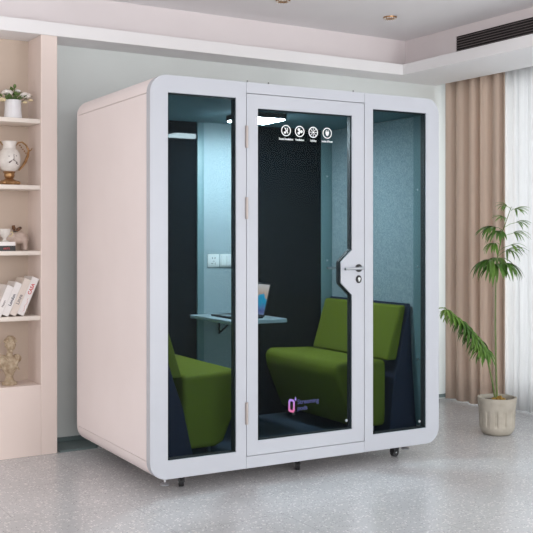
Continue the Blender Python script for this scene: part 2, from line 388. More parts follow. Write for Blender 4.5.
# ---- elephant with butterfly, books and cup
t = empty('elephant_figurine', (-.265, 1.505, Z3), 0, 'pale pinkish elephant figurine standing on the shelf beside the flat books', 'figurine')
b = BM()
ball(b, (.008,0,.082), .05, (1.15,.85,.85), 3); ball(b, (-.052,0,.085), .034, (1,1,1.05), 3)
for x in (-.032, .042):
    for y in (-.022, .022): tube(b, [(x,y,.003),(x,y,.04),(x*.9,y,.08)], [.0155,.015,.022], 12)
tube(b, [(-.07,0,.08),(-.09,0,.07),(-.098,0,.05),(-.108,0,.045)], [.016,.012,.009,.007], 10)
tube(b, [(.062,0,.095),(.072,0,.075),(.070,0,.055)], [.006,.004,.004], 6)
o = build('body', b, M['elephant'], t); r = o.modifiers.new('remesh', 'REMESH'); r.mode = 'VOXEL'; r.voxel_size = .004; r.use_smooth_shade = True
sm = o.modifiers.new('smooth', 'SMOOTH'); sm.iterations = 4
for s in (-1, 1):
    b = BM(); ball(b, (-.04, s*.031, .088), .022, (.8,.22,1.15), 2); build('ear', b, M['elephant'], t)
t = empty('butterfly_ornament', (-.283, 1.505, Z3+.1225), 0, 'small brown butterfly ornament perched on the back of the elephant figurine', 'ornament')
b = BM()
for s, m_ in ((-1,1),(1,1)):
    for (ax, az, ln, w) in ((-.3,1.0,.045,.018),(.75,.6,.05,.02)):
        d = Vector((ax, 0, az)).normalized(); n_ = Vector((-d.z, 0, d.x)); off = Vector((0, s*.012, 0))
        vs = [b.verts.new(v) for v in (Vector((0,0,0)), d*ln*.5+n_*w*.6+off*.5, d*ln+n_*w*.3+off, d*ln-n_*w*.4+off, d*ln*.5-n_*w*.6+off*.5)]; b.faces.new(vs)
ex = bmesh.ops.extrude_face_region(b, geom=b.faces[:]); bmesh.ops.translate(b, verts=[v for v in ex['geom'] if isinstance(v, bmesh.types.BMVert)], vec=(0,.0015,0))
build('wings', b, M['butterfly'], t, smooth=False)
b = BM(); tube(b, [(-.014,0,.006),(.0,0,.003),(.022,0,.004)], [.002,.0035,.002], 8); build('body', b, M['black'], t)
def flat_book(z, h, x1, mm, label):
    t = empty('book', (x1-.10, 1.39, z), 0, label, 'book', 'books lying flat on the third shelf')
    w, d = .10, .055
    b = BM(); box(b, -w, w, -d, d, 0, .003); box(b, -w, w, -d, d, h-.003, h); box(b, -w, w, -d, -d+.003, .003, h-.003); build('cover', b, mm, t, smooth=False)
    b = BM(); box(b, -w+.004, w-.003, -d+.003, d-.003, .003, h-.003); build('pages', b, M['paper'], t, smooth=False)
    return t
t_ = flat_book(Z3, .034, -.352+.022, M['book_b'], 'black book lying flat on the shelf, under the white one')
b = BM(); text_mesh(b, 'ARTS', .018, Matrix.Translation((.02,-.0552,.010)) @ FRONT); build('spine_title', b, M['ink_red'], t_, smooth=False)
flat_book(Z3+.034, .024, -.352+.020, M['book_w'], 'white book lying flat on top of the black book')
t = empty('ornamental_cup', (-.385, 1.39, Z3+.058), 0, 'small white cup shaped ornament standing on the white flat book', 'ornament')
b = BM(); lathe(b, [(0,0),(.026,0),(.028,.004),(.014,.010),(.010,.022),(.022,.034),(.034,.055),(.039,.082),(.036,.084),(.030,.058),(0,.036)], 28); build('bowl', b, M['ceramic'], t)
b = BM(); tube(b, [(.034,0,.06),(.050,0,.064),(.054,0,.052),(.042,0,.036),(.026,0,.038)], .0035, 8); build('handle', b, M['petal_y'], t)

# ---- leaning books
def lean_book(xb, th, h, mm, label, title, ink, size, lean=23.5):
    # xb: where the lower right corner of the book touches the shelf; tilts to the right against the pillar
    t = empty('book', (xb, 1.345, Z4+.0005), 0, label, 'book', 'books leaning on the fourth shelf')
    t.rotation_euler = (0, math.radians(lean), 0)
    d = .17
    b = BM(); box(b, -th, -th+.003, 0, d, 0, h, .001); box(b, -.003, 0, 0, d, 0, h, .001); box(b, -th+.003, -.003, 0, .004, 0, h); build('cover', b, mm, t, smooth=False)
    b = BM(); box(b, -th+.003, -.003, .004, d-.004, .004, h-.004); build('pages', b, M['paper'], t, smooth=False)
    b = BM(); R_ = Matrix.Rotation(-PI/2, 4, 'Y')
    text_mesh(b, title, size, Matrix.Translation((-th*.28, -.0003, h*.30 if ink != M['ink_red'] else h*.55)) @ R_ @ FRONT, bold=.0006)
    if ink == M['ink_red']:
        tube(b, [(-th*.35+.004*math.sin(k*1.7), -.0005, h*(.10+.05*k)) for k in range(8)], .0008, 4)
    build('spine_title', b, ink, t, smooth=False)
    return t
step = .0545
lean_book(-.2755, .046, .258, M['book_w'], 'white book with red spine writing, the one leaning against the bookcase pillar', 'CASA', M['ink_red'], .030)
lean_book(-.2755-.0505, .044, .250, M['book_c'], 'cream book with grey handwritten spine, second from the bookcase pillar', 'Linge', M['ink_grey'], .032)
lean_book(-.2755-.0995, .042, .226, M['book_w'], 'white book with dark spine lettering, third from the bookcase pillar', 'London', M['ink_dark'], .026)
lean_book(-.2755-.1460, .042, .205, M['book_w'], 'plain white book leftmost in the leaning row, cut by the photo edge', 'Home', M['ink_grey'], .018)

# ---- bust
t = empty('plaster_bust', (-.345, 1.42, Z5), 0, 'aged beige plaster bust of a curly-haired figure on the lowest shelf', 'bust')
b = BM()
lathe(b, [(0,0),(.048,0),(.050,.010),(.046,.018),(.032,.026),(.026,.040),(.024,.055),(.030,.066),(.028,.080),(0,.082)], 28)
tube(b, [(0,0,.07),(0,0,.105),(.002,0,.15),(0,0,.185)], [.028,.050,.056,.030], 20)
ball(b, (-.048,0,.172), .030, (1.1,.9,.9), 3); ball(b, (.048,0,.168), .030, (1,.9,1), 3); ball(b, (-.07,0,.13), .022, (1,1,1.5), 2); ball(b, (0,-.01,.15), .052, (1.1,.75,.8), 3)
tube(b, [(0,0,.18),(.002,-.003,.215),(.003,-.006,.235)], [.024,.018,.020], 14)
hv0 = len(b.verts)
ball(b, (.004,-.008,.252), .031, (.86,1,1.15), 3)
ball(b, (.006,-.037,.247), .006, (.8,1,1.6), 2); ball(b, (.006,-.034,.233), .006, (1.5,.8,.5), 2); ball(b, (.004,-.028,.222), .009, (1,.9,.8), 2)
for sx in (-1,1):
    ball(b, (.005+sx*.011,-.034,.257), .0045, (1.5,.7,.8), 2); ball(b, (.005+sx*.011,-.035,.263), .005, (1.6,.7,.35), 2)
    ball(b, (.004+sx*.028,-.004,.25), .007, (.5,.8,1.3), 2)
for k in range(46):
    a = random.uniform(0, 2*PI); e = random.uniform(.15, 1.5)
    p = Vector((math.cos(a)*math.cos(e), math.sin(a)*math.cos(e), math.sin(e)))
    if p.y < -.5 and p.z < .55: continue
    ball(b, (.004+p.x*.031, -.004+p.y*.034, .256+p.z*.037), random.uniform(.007,.010), sub=2)
b.verts.ensure_lookup_table()
for v in b.verts[hv0:]: v.co = Vector((0,-.006,.225))+(v.co-Vector((0,-.006,.225)))*1.22
for k in range(7):
    tube(b, [(-.05+k*.006,-.035,.19-k*.004),(-.015+k*.009,-.052,.155-k*.006),(.028+k*.004,-.045,.115-k*.003)], .0045, 6)
tube(b, [(.05,-.03,.185),(.035,-.048,.14),(.01,-.045,.10)], .007, 6)
o = build('figure', b, M['bust'], t); r = o.modifiers.new('remesh', 'REMESH'); r.mode = 'VOXEL'; r.voxel_size = .0028; r.use_smooth_shade = True

# ------------------------------------------------------------------ curtains
def curtain(name, m, y0, y1, x0, folds, amp, z0, z1, label, cat, seed):
    rnd = random.Random(seed); b = BM(); n = int((y1-y0)/.006); nz = 10
    ph = []; acc = 0; ws = [rnd.uniform(.6,1.4) for _ in range(folds)]; tot = sum(ws); edges = [0]
    for w in ws: edges.append(edges[-1]+w/tot)
    am = [rnd.uniform(.7,1.15) for _ in range(folds)]
    rows = []
    for j in range(nz+1):
        z = z0+(z1-z0)*j/nz; row = []
        for i in range(n+1):
            u = i/n
            f = next(k for k in range(folds) if u <= edges[k+1]+1e-9); s = (u-edges[f])/(edges[f+1]-edges[f])
            c = -math.cos(2*PI*s)*amp*am[f]
            c = math.copysign(abs(c/amp)**.75, c)*amp
            sway = .006*math.sin(3*z+f*1.7)*(1-j/nz)
            row.append(b.verts.new((c+sway, y0+(y1-y0)*u+.010*math.sin(2*PI*s*1)*(1 if amp>.03 else .5)+sway, z)))
        rows.append(row)
    for a, c in zip(rows, rows[1:]):
        for i in range(n): b.faces.new((a[i], a[i+1], c[i+1], c[i]))
    o = build(name, b, m, ang=180, loc=(x0, 0, 0)); sd = o.modifiers.new('solid', 'SOLIDIFY'); sd.thickness = .0015
    tag(o, label, cat); return o
curtain('curtain', M['beige'], .835, 1.535, 3.53, 5, .034, .012, 2.90, 'heavy beige pleated curtain hanging beside the grey back wall', 'curtain', 3)
curtain('sheer_curtain', M['sheer'], -1.3, .99, 3.625, 26, .020, .012, 2.90, 'white translucent sheer curtain over the window at the right edge', 'curtain', 5)
for (xx, lab, y0, y1) in ((3.535,'slim white curtain track above the beige curtain', .86, 1.55), (3.635,'slim white curtain track above the sheer curtain', -1.9, .98)):
    b = BM(); box(b, xx-.012, xx+.012, y0, y1, 2.902, 2.95); tag(build('curtain_track', b, M['white'], smooth=False), lab, 'curtain track')

# ------------------------------------------------------------------ potted palm
pl = empty('potted_palm', (2.84, .262, 0), 0, 'slender two-stemmed palm in a grooved stone pot before the curtains', 'potted plant')
def groove(a, z):
    if .055 < z < .185:
        s = math.cos(13*a); w = 1/(1+math.exp(-18*(s-.25)))
        e = min(1, (z-.055)/.02, (.185-z)/.02); return 1-.06*w*e
    return 1
b = BM(); prof = [(0,0),(.085,0),(.100,.006),(.116,.028),(.125,.055)] + [(.125+.004*k/13, .055+.01*k) for k in range(1,14)] + [(.132,.20),(.136,.235),(.140,.258),(.138,.265),(.126,.265),(.122,.255),(.118,.232),(0,.232)]
lathe(b, prof, 156, flute=groove); build('pot', b, M['pot'], pl)
b = BM(); lathe(b, [(0,.2325),(.117,.2325),(.117,.238),(.06,.246),(0,.25)], 32)
for v in b.verts: v.co.z += .006*noise.noise(v.co*40) if v.co.z > .2335 else 0
build('soil', b, M['soil'], pl)
b = BM()
for k in range(26):
    a = random.uniform(0,2*PI); r = random.uniform(0,.045); ball(b, (r*math.cos(a)+.005, r*math.sin(a)-.01, .25+random.uniform(0,.022)*(1-r/.05)), random.uniform(.008,.016), (1,1,.8), 1)
build('moss', b, M['moss'], pl)
VR = Vector((.8526,-.5225,0)); VF = Vector((.5225,.8526,0))   # plant spread directions: along and away from the window corner diagonal
def P(u, z, w=0): return VR*u + VF*w + Vector((0,0,z))
stemA = [P(.0,.245), P(-.006,.5,.01), P(-.012,.8,.0), P(-.012,1.05,-.01), P(.0,1.25,.0), P(.045,1.46,.01), P(.105,1.63,.01)]
stemB = [P(-.012,.245), P(-.035,.38), P(-.062,.50), P(-.092,.61,-.01), P(-.17,.71,-.02), P(-.26,.815,-.02), P(-.37,.895,-.02)]
for st in (stemA, stemB):
    b = BM(); tube(b, st, [.0075,.0065,.006,.005,.0045,.0035,.002], 8); build('stem', b, M['stem'], pl)
def leaflet(b, p, d, ln, w, droop, n=7):
    d = d.normalized(); side = d.cross(Vector((0,0,1)))
    side = side.normalized() if side.length > .1 else Vector((1,0,0))
    prev = None; q = p.copy(); dd = d.copy()
    for i in range(n+1):
        s = i/n; ww = w*math.sin(PI*min(.999, max(.03, s**.75)))**.8*.5+.0004
        up = side.cross(dd).normalized()
        a = b.verts.new(q-side*ww+up*ww*.35); m_ = b.verts.new(q); c = b.verts.new(q+side*ww+up*ww*.35)
        if prev:
            b.faces.new((prev[0], a, m_, prev[1])); b.faces.new((prev[1], m_, c, prev[2]))
        prev = (a, m_, c); dd = (dd+Vector((0,0,-droop/n))).normalized(); q = q+dd*ln/n
def frond(p, d, ln, cnt, lf_len, w, droop, m, spread=2.3, rnd=random):
    """petiole with a fan of leaflets at its end"""
    d = d.normalized(); b = BM(); e = p+d*ln
    tube(b, [p, p+d*ln*.5+Vector((0,0,.008)), e], .0018, 5)
    ax = d.cross(Vector((0,0,1))).normalized(); up = ax.cross(d)
    for k in range(cnt):
        a = (k/(cnt-1)-.5)*spread; dd = (d*math.cos(a)+ax*math.sin(a)+up*rnd.uniform(-.05,.25))
        leaflet(b, e, dd, lf_len*rnd.uniform(.8,1.1)*(1-.25*abs(a)/spread), w, droop*rnd.uniform(.8,1.3))
    build('frond', b, m, pl)
def A(i, t, st): return st[i].lerp(st[i+1], t)
# big drooping fans midway (left and right), then smaller young ones above
frond(P(-.003,1.24,-.01), P(-.9,.15,-.2), .05, 13, .21, .027, 1.7, M['leaf'], 2.7)
frond(P(-.003,1.22,-.01), P(-.35,.0,-.8), .04, 11, .21, .028, 1.9, M['leaf'], 2.6)
frond(P(.0,1.22,-.01), P(.75,.1,-.5), .05, 12, .20, .026, 1.9, M['leaf'], 2.6)
frond(P(.0,1.25,-.01), P(.2,.2,.9), .05, 9, .17, .024, 1.6, M['leaf'], 2.3)
frond(P(.0,1.27,-.01), P(.9,.55,.2), .09, 9, .17, .018, 1.7, M['leaf'], 2.0)
frond(P(.01,1.31), P(.9,.5,-.3), .09, 8, .14, .015, 1.6, M['leaf_new'], 1.9)
frond(P(.02,1.36), P(-.7,.1,-.4), .05, 8, .13, .020, 1.8, M['leaf_new'], 2.1)
frond(P(.025,1.40), P(.9,.4,.0), .10, 8, .14, .015, 1.4, M['leaf_new'], 1.8)
frond(P(.04,1.46), P(-.9,.35,.0), .06, 12, .18, .024, 1.5, M['leaf'], 2.4)
frond(P(.04,1.45), P(-.6,.1,-.7), .05, 9, .16, .022, 1.6, M['leaf'], 2.2)
frond(P(.05,1.48), P(.9,.4,-.2), .09, 8, .14, .015, 1.3, M['leaf_new'], 1.8)
frond(P(.07,1.54), P(-.7,.4,-.2), .02, 7, .11, .015, 1.2, M['leaf_new'], 1.9)
frond(P(.10,1.60), P(.8,.35,.0), .03, 9, .14, .016, 1.1, M['leaf_new'], 2.2)
frond(P(.10,1.61), P(-.6,.5,.1), .03, 7, .12, .015, 1.2, M['leaf_new'], 2.2)
# slanting second stem: leaflets all along, drooping
for i, s in enumerate((.0,.11,.22,.33,.44,.55,.66,.77,.88,.99)):
    k = 3+s*2.99; i0 = int(k); p = stemB[min(i0,5)].lerp(stemB[min(i0,5)+1], min(1, k-i0))
    for sg in (-1, 1):
        frond(p, P(-.25+.3*(sg>0), -.1-.2*(sg>0), sg*.7)+Vector((0,0,.15)), .012, 5, .17-.06*s, .022-.006*s, 1.8, M['leaf'] if i < 7 else M['leaf_new'], 1.9)
    frond(p, P(.25,-.5,-.5), .01, 4, .15-.06*s, .020-.006*s, .9, M['leaf'] if i < 7 else M['leaf_new'], 1.5)
    frond(p, P(-.8,.5,-.2), .01, 4, .12-.03*s, .016, 1.2, M['leaf_new'], 1.2)

# ------------------------------------------------------------------ the booth
W, D, ZB, ZT, R = 2.01, 1.20, .092, 2.30, .10
bo = empty('office_booth', (0,0,0), BR, 'white soundproof office booth with rounded corners, dark glass front and glazed door', 'office booth')
def arc(cx, cz, r, a0, a1, n=10): return [(cx+r*math.cos(a0+(a1-a0)*k/n), cz+r*math.sin(a0+(a1-a0)*k/n)) for k in range(n+1)]
G = .0012
DL, DR, DZ0, DZ1 = .594, 1.421, .162, 2.234
# front frame in pieces: two window surrounds, header and sill
lo = arc(R, ZB+R, R, PI, 1.5*PI) + [(DL-G, ZB), (DL-G, ZT)] + arc(R, ZT-R, R, .5*PI, PI)
b = BM(); plate(b, lo, [rect(.106,.5265,.194,2.204)], 0, .05); bevmod(build('front_frame', b, M['white'], bo, smooth=False), .002)
ro = [(DR+G, ZB)] + arc(W-R, ZB+R, R, -.5*PI, 0) + arc(W-R, ZT-R, R, 0, .5*PI) + [(DR+G, ZT)]
b = BM(); plate(b, ro, [rect(1.486,1.904,.194,2.204)], 0, .05); bevmod(build('front_frame', b, M['white'], bo, smooth=False), .002)
b = BM(); box(b, DL, DR, 0, .05, DZ1+.003, ZT); bevmod(build('door_header', b, M['white'], bo, smooth=False), .0015)
b = BM(); box(b, DL, DR, 0, .05, ZB, DZ0-.003); bevmod(build('door_sill', b, M['white'], bo, smooth=False), .0015)
b = BM(); plate(b, rect(DL-.02,DR+.02,DZ0-.03,DZ1+.03), [rect(DL+.02,DR-.02,DZ0+.03,DZ1-.03)], .0505, .06); build('door_stop', b, M['seam'], bo, smooth=False)
# window panes + glazing beads
for x0, x1 in ((.106,.5265),(1.486,1.904)):
    b = BM(); box(b, x0+.0005, x1-.0005, .006, .012, .1945, 2.2035); build('window_pane', b, M['glass'], bo, smooth=False)
    b = BM(); plate(b, rect(x0+.0005,x1-.0005,.1945,2.2035), [rect(x0+.006,x1-.006,.200,2.198)], .0125, .048); build('glazing_bead', b, M['edge'], bo, smooth=False)
# door
dr = None
z0, z1, x0, x1 = .244, 2.153, .670, 1.328
inner = [(x0,z0),(x1,z0),(x1,1.061),(1.2466,1.136),(1.2466,1.263),(x1,1.335),(x1,z1),(x0,z1)]
b = BM(); plate(b, rect(DL+.0025,DR-.0025,DZ0,DZ1), [inner], .001, .045); dr = bevmod(build('door', b, M['white'], bo, smooth=False), .0015)
b = BM(); box(b, x0-.01, x1+.005, .028, .036, z0-.01, z1+.01)
b.free(); b = BM(); plate(b, [(x+(.0005 if x < 1 else -.0005), z+(.0005 if z < 1.2 else -.0005)) for x, z in inner], [], .006, .012)
build('door_pane', b, M['glass'], dr, smooth=False)
ins = [(x0+.005,z0+.005),(x1-.006,z0+.005),(x1-.006,1.058),(1.2406,1.133),(1.2406,1.266),(x1-.006,1.338),(x1-.006,z1-.005),(x0+.005,z1-.005)]
out = [(x+(.0005 if x < 1 else -.0005), z+(.0005 if z < 1.2 else -.0005)) for x, z in inner]
b = BM(); plate(b, out, [ins], .0125, .044); build('glazing_bead', b, M['edge'], dr, smooth=False)
# handle
HX, HZ = 1.376, 1.224
def disc(b, cx, cz, r, y0, y1, sx=1, sz=1, n=28):
    a = [b.verts.new((cx+r*sx*math.cos(2*PI*k/n), y0, cz+r*sz*math.sin(2*PI*k/n))) for k in range(n)]
    c = [b.verts.new((v.co.x, y1, v.co.z)) for v in a]
    b.faces.new(a); b.faces.new(c[::-1])
    for k in range(n): b.faces.new((a[k], c[k], c[(k+1)%n], a[(k+1)%n]))
b = BM(); disc(b, HX, HZ, .024, -.006, .001); build('handle_rose', b, M['black'], dr)
b = BM(); tube(b, [(HX,0,HZ),(HX,-.04,HZ),(HX-.012,-.052,HZ),(HX-.06,-.054,HZ-.001),(HX-.135,-.054,HZ-.002)], [.0095,.0095,.0095,.0085,.008], 14); build('handle', b, M['steel'], dr)
b = BM(); tube(b, [(HX,.045,HZ),(HX,.09,HZ),(HX-.012,.102,HZ),(HX-.06,.104,HZ),(HX-.16,.104,HZ)], [.0095,.0095,.0095,.0085,.008], 14); build('handle', b, M['steel'], dr)
b = BM(); disc(b, HX, 1.156, .021, -.005, .001, .95, 1.15); build('lock_escutcheon', b, M['black'], dr)
b = BM(); disc(b, HX, 1.159, .0085, -.010, -.004); box(b, HX-.0042, HX+.0042, -.010, -.004, 1.143, 1.156); build('lock_cylinder', b, M['plastic_white'], dr)
for za, zb in ((1.923,2.049),(1.517,1.641),(.346,.471)):
    b = BM(); tube(b, [(DL-.001,-.006,za),(DL-.001,-.006,(za+zb)/2),(DL-.001,-.006,zb)], .009, 12)
    build('hinge', b, M['hinge'], dr)
# printed icons and captions
ICX = [.861,.955,1.050,1.150]; ICZ = 2.037
for i, cx in enumerate(ICX):
    b = BM(); yy0, yy1 = .0046, .0056
    o_, i_ = ring2(cx, ICZ, .0275, .033); plate(b, o_, [i_], yy0, yy1)
    if i == 0:
        disc(b, cx-.007, ICZ-.012, .007, yy0, yy1, 1.2, .9)
        box(b, cx-.003, cx+.001, yy0, yy1, ICZ-.012, ICZ+.014)
        plate(b, [(cx-.012,ICZ+.016),(cx-.008,ICZ+.018),(cx+.016,ICZ-.014),(cx+.012,ICZ-.017)], [], yy0, yy1)
        box(b, cx+.008, cx+.012, yy0, yy1, ICZ-.004, ICZ+.016)
    if i == 1:
        for k in range(3):
            a = PI/2+k*2*PI/3+.5; disc(b, cx+.012*math.cos(a), ICZ+.012*math.sin(a), .0085, yy0, yy1)
            plate(b, [(cx+.004*math.cos(a+1.57), ICZ+.004*math.sin(a+1.57)), (cx+.014*math.cos(a+.5), ICZ+.014*math.sin(a+.5)), (cx+.004*math.cos(a-1.57), ICZ+.004*math.sin(a-1.57))], [], yy0-.0002, yy1)
    if i == 2:
        disc(b, cx, ICZ, .006, yy0, yy1)
        for k in range(8):
            a = k*PI/4; c_, s_ = math.cos(a), math.sin(a)
            plate(b, [(cx+.009*c_-.0016*s_, ICZ+.009*s_+.0016*c_), (cx+.026*c_-.0016*s_, ICZ+.026*s_+.0016*c_), (cx+.026*c_+.0016*s_, ICZ+.026*s_-.0016*c_), (cx+.009*c_+.0016*s_, ICZ+.009*s_-.0016*c_)], [], yy0, yy1)
    if i == 3:
        plate(b, [(cx-.012,ICZ+.010),(cx-.012,ICZ-.004),(cx-.006,ICZ-.014),(cx-.002,ICZ-.017),(cx+.002,ICZ-.017),(cx+.006,ICZ-.014),(cx+.012,ICZ-.004),(cx+.012,ICZ+.010)], [], yy0, yy1)
        box(b, cx-.008, cx-.004, yy0, yy1, ICZ+.011, ICZ+.018); box(b, cx+.004, cx+.008, yy0, yy1, ICZ+.011, ICZ+.018)
    build('printed_icon', b, M['print'], dr, smooth=False)
    s = ('Sound insulation','Ventilation','Lighting','Socket & Power')[i]; wd = (.096,.060,.042,.080)[i]
    b = BM(); text_mesh(b, s, .0165, Matrix.Translation((cx-wd/2, .0052, ICZ-.055)) @ FRONT, fit=wd, bold=.0003); build('printed_caption', b, M['print'], dr, smooth=False)
# logo on the lower glass
lx, lz = .899, .423
hexo = [(lx-.022,lz+.030),(lx-.012,lz+.042),(lx+.012,lz+.036),(lx+.022,lz+.024),(lx+.022,lz-.032),(lx+.012,lz-.042),(lx-.012,lz-.036),(lx-.022,lz-.026)]
hexi = [(lx-.010,lz+.022),(lx-.006,lz+.028),(lx+.006,lz+.024),(lx+.010,lz+.018),(lx+.010,lz-.020),(lx+.006,lz-.026),(lx-.006,lz-.022),(lx-.010,lz-.018)]
b = BM(); plate(b, [(x, z) for x, z in hexo if x < lx] + [(lx-.0001, lz-.040), (lx-.0001, lz-.024)] + [(x, z) for x, z in hexi[::-1] if x < lx and z < lz] + [(x, z) for x, z in hexi[::-1] if x < lx and z > lz] + [(lx-.0001, lz+.026), (lx-.0001, lz+.039)], [], .0046, .0056) if False else plate(b, hexo, [hexi], .0046, .0056)
build('printed_logo', b, M['logo'], dr, smooth=False)
b = BM(); plate(b, [(lx+.020,lz+.034),(lx+.027,lz+.052),(lx+.034,lz+.036),(lx+.028,lz+.026)], [], .0046, .0056); build('printed_logo', b, M['logo2'], dr, smooth=False)
b = BM(); text_mesh(b, 'Streaming', .038, Matrix.Translation((lx+.040, .0052, lz+.006)) @ FRONT, fit=.150, bold=.0006); text_mesh(b, 'pods', .036, Matrix.Translation((lx+.040, .0052, lz-.030)) @ FRONT, fit=.068, bold=.0006)
build('printed_wordmark', b, M['logo_text'], dr, smooth=False)
b = BM(); disc(b, 1.287, .300, .008, .000, .0056); build('glass_stud', b, M['steel'], dr)
b = BM(); disc(b, 1.852, .240, .008, .000, .0056); build('glass_stud', b, M['steel'], bo)

# sides, roof, base, back frame
for x0, x1 in ((0,.035),(W-.035,W)):
    b = BM(); box(b, x0, x1, .0515, D-.0315, .195, ZT-R-.003); build('side_panel', b, M['pinkwhite'], bo, smooth=False)
T = .035
def band(top, y0, y1):
    if top:
        o_ = [(0,ZT-R)] + arc(R, ZT-R, R, PI, .5*PI)[1:] + arc(W-R, ZT-R, R, .5*PI, 0)
        i_ = arc(W-R, ZT-R, R-T, 0, .5*PI) + arc(R, ZT-R, R-T, .5*PI, PI)
    else:
        o_ = [(0,ZB+R)] + arc(R, ZB+R, R, PI, 1.5*PI)[1:] + arc(W-R, ZB+R, R, 1.5*PI, 2*PI)
        i_ = arc(W-R, ZB+R, R-T, 2*PI, 1.5*PI) + arc(R, ZB+R, R-T, 1.5*PI, PI)
    b = BM(); prism_y(b, o_+i_, y0, y1); return b
build('roof_panel', band(True, .0515, D-.0315), M['pinkwhite'], bo, ang=30)
build('base_panel', band(False, .0515, D-.0315), M['pinkwhite'], bo, ang=30)
full = arc(R, ZB+R, R, PI, 1.5*PI) + arc(W-R, ZB+R, R, -.5*PI, 0) + arc(W-R, ZT-R, R, 0, .5*PI) + arc(R, ZT-R, R, .5*PI, PI)
b = BM(); plate(b, full, [], D-.03, D); bevmod(build('back_frame', b, M['pinkwhite'], bo, smooth=False), .002)
# little roof fittings above the header
for x in (.61, .75, 1.35):
    b = BM(); lathe(b, [(0,0),(.007,0),(.007,.004),(.003,.006),(.003,.012),(0,.012)], 12, (x,.02,ZT)); build('roof_screw', b, M['black'], bo)
# interior lining
XI0, XI1, YI, ZF, ZC = .085, 1.925, 1.115, .15, 2.20
b = BM(); box(b, XI0, XI1, .062, YI+.045, .1285, ZF); build('floor_mat', b, M['carpet'], bo, smooth=False)
b = BM(); box(b, XI0, XI1, .062, YI+.045, ZC, ZC+.03); build('ceiling_panel', b, M['felt_top'], bo, smooth=False)
for x0, x1, xt in ((.036,XI0-.002,.0835), (XI1+.002,W-.036,XI1-.006)):
    b = BM(); box(b, x0, x1, .155, YI+.05, .1925, ZC-.001); build('felt_panel', b, M['felt'], bo, smooth=False)
for x0, x1 in ((.036,.086),(XI1-.001,W-.036)):
    b = BM(); box(b, x0, x1, .062, .153, .1925, ZC-.001); build('corner_post', b, M['trim'], bo, smooth=False)
    for z in (.62, 1.22, 1.72):
        b = BM(); xx = XI1-.001 if x0 > 1 else .086; s_ = -1 if x0 > 1 else 1
        tube(b, [(xx,.108,z),(xx+s_*.004,.108,z)], .007, 12); build('bolt', b, M['steel'], bo)
for x0, x1 in ((XI0,XI0+.085),(.82,.87),(1.13,1.18),(XI1-.09,XI1)):
    b = BM(); box(b, x0, x1, YI-.010, YI+.045, ZF+.0005, ZC-.0005, .003); build('back_post', b, M['trim'], bo)
b = BM(); box(b, .87, 1.13, YI, YI+.045, ZF+.0005, ZC-.0005); build('felt_panel', b, M['felt'], bo, smooth=False)
for x0, x1 in ((XI0+.085,.82),(1.18,XI1-.09)):
    b = BM(); box(b, x0, x1, YI+.003, YI+.045, ZF+.0005, ZC-.0005); build('back_pane', b, M['dark_glass'], bo, smooth=False)
for z in (.62, 1.24, 1.86):
    for x in (XI0+.04, XI1-.045):
        b = BM(); disc(b, x, z, .007, YI-.014, YI-.0095); build('bolt', b, M['steel'], bo)
# socket and switch plates
b = BM(); box(b, .900, .987, YI-.010, YI, 1.205, 1.295, .003); sk = build('socket_plate', b, M['plastic_white'], bo)
b = BM()
for dx, dz, w, h in ((-.010,.018,.004,.012),(.010,.018,.004,.012),(0,-.004,.014,.003),(-.011,-.02,.012,.003),(.011,-.02,.003,.012)): box(b, .9435+dx-w/2, .9435+dx+w/2, YI-.0108, YI-.0098, 1.25+dz-h/2, 1.25+dz+h/2)
build('socket_holes', b, M['black'], sk, smooth=False)
b = BM(); box(b, .994, 1.081, YI-.010, YI, 1.205, 1.295, .003); sw = build('switch_plate', b, M['plastic_white'], bo)
for k in range(2):
    b = BM(); box(b, 1.001+k*.0375, 1.0365+k*.0375, YI-.014, YI-.009, 1.214, 1.286, .002); build('rocker', b, M['plastic_white'], sw)
# ceiling lamp
b = BM(); box(b, .84, 1.125, .436, .72, 2.166, ZC-.0005); lp = build('ceiling_lamp', b, M['black'], bo, smooth=False)
b = BM(); box(b, .848, 1.117, .444, .712, 2.158, 2.1655); build('lamp_diffuser', b, M['lamp'], lp, smooth=False)
# casters and levelling feet
def caster(x, y, rz):
    b = BM(); Rm = Matrix.Translation((x, y, 0)) @ Matrix.Rotation(rz, 4, 'Z')
    box(b, -.028, .028, -.028, .028, .0835, .0918, .002); tube(b, [(0,0,.07),(0,0,.084)], .012, 12)
    prism_y(b, [(-.022,.03),(-.018,.066),(.016,.072),(.03,.060),(.026,.040),(.006,.028)], -.017, -.014); prism_y(b, [(-.022,.03),(-.018,.066),(.016,.072),(.03,.060),(.026,.040),(.006,.028)], .014, .017)
    box(b, -.018, .022, -.015, .015, .062, .072)
    bmesh.ops.transform(b, matrix=Rm, verts=b.verts); c = build('caster', b, M['black'], bo)
    b = BM()
    for s in (-1, 1): tube(b, [(.004,s*.0015,.0275),(.004,s*.0135,.0275)], .027, 24)
    bmesh.ops.transform(b, matrix=Rm, verts=b.verts); build('wheel', b, M['rubber'], c)
    b = BM(); tube(b, [(.004,-.0185,.0275),(.004,.0185,.0275)], .005, 10); bmesh.ops.transform(b, matrix=Rm, verts=b.verts); build('axle', b, M['steel'], c)
for x, y, rz in ((.255,.15,1.25),(1.03,.15,.9),(1.755,.14,.15),(.26,1.05,.4),(1.02,1.05,1.1),(1.75,1.05,2.0)): caster(x, y, rz)
for x, y in ((.115,.065),(1.825,.115),(.14,1.12),(1.85,1.12)):
    b = BM(); lathe(b, [(0,.046),(.026,.046),(.028,.052),(.014,.060),(.006,.064),(.006,.0918),(0,.0918)], 20, (x,y,0)); build('levelling_foot', b, M['steel'], bo)

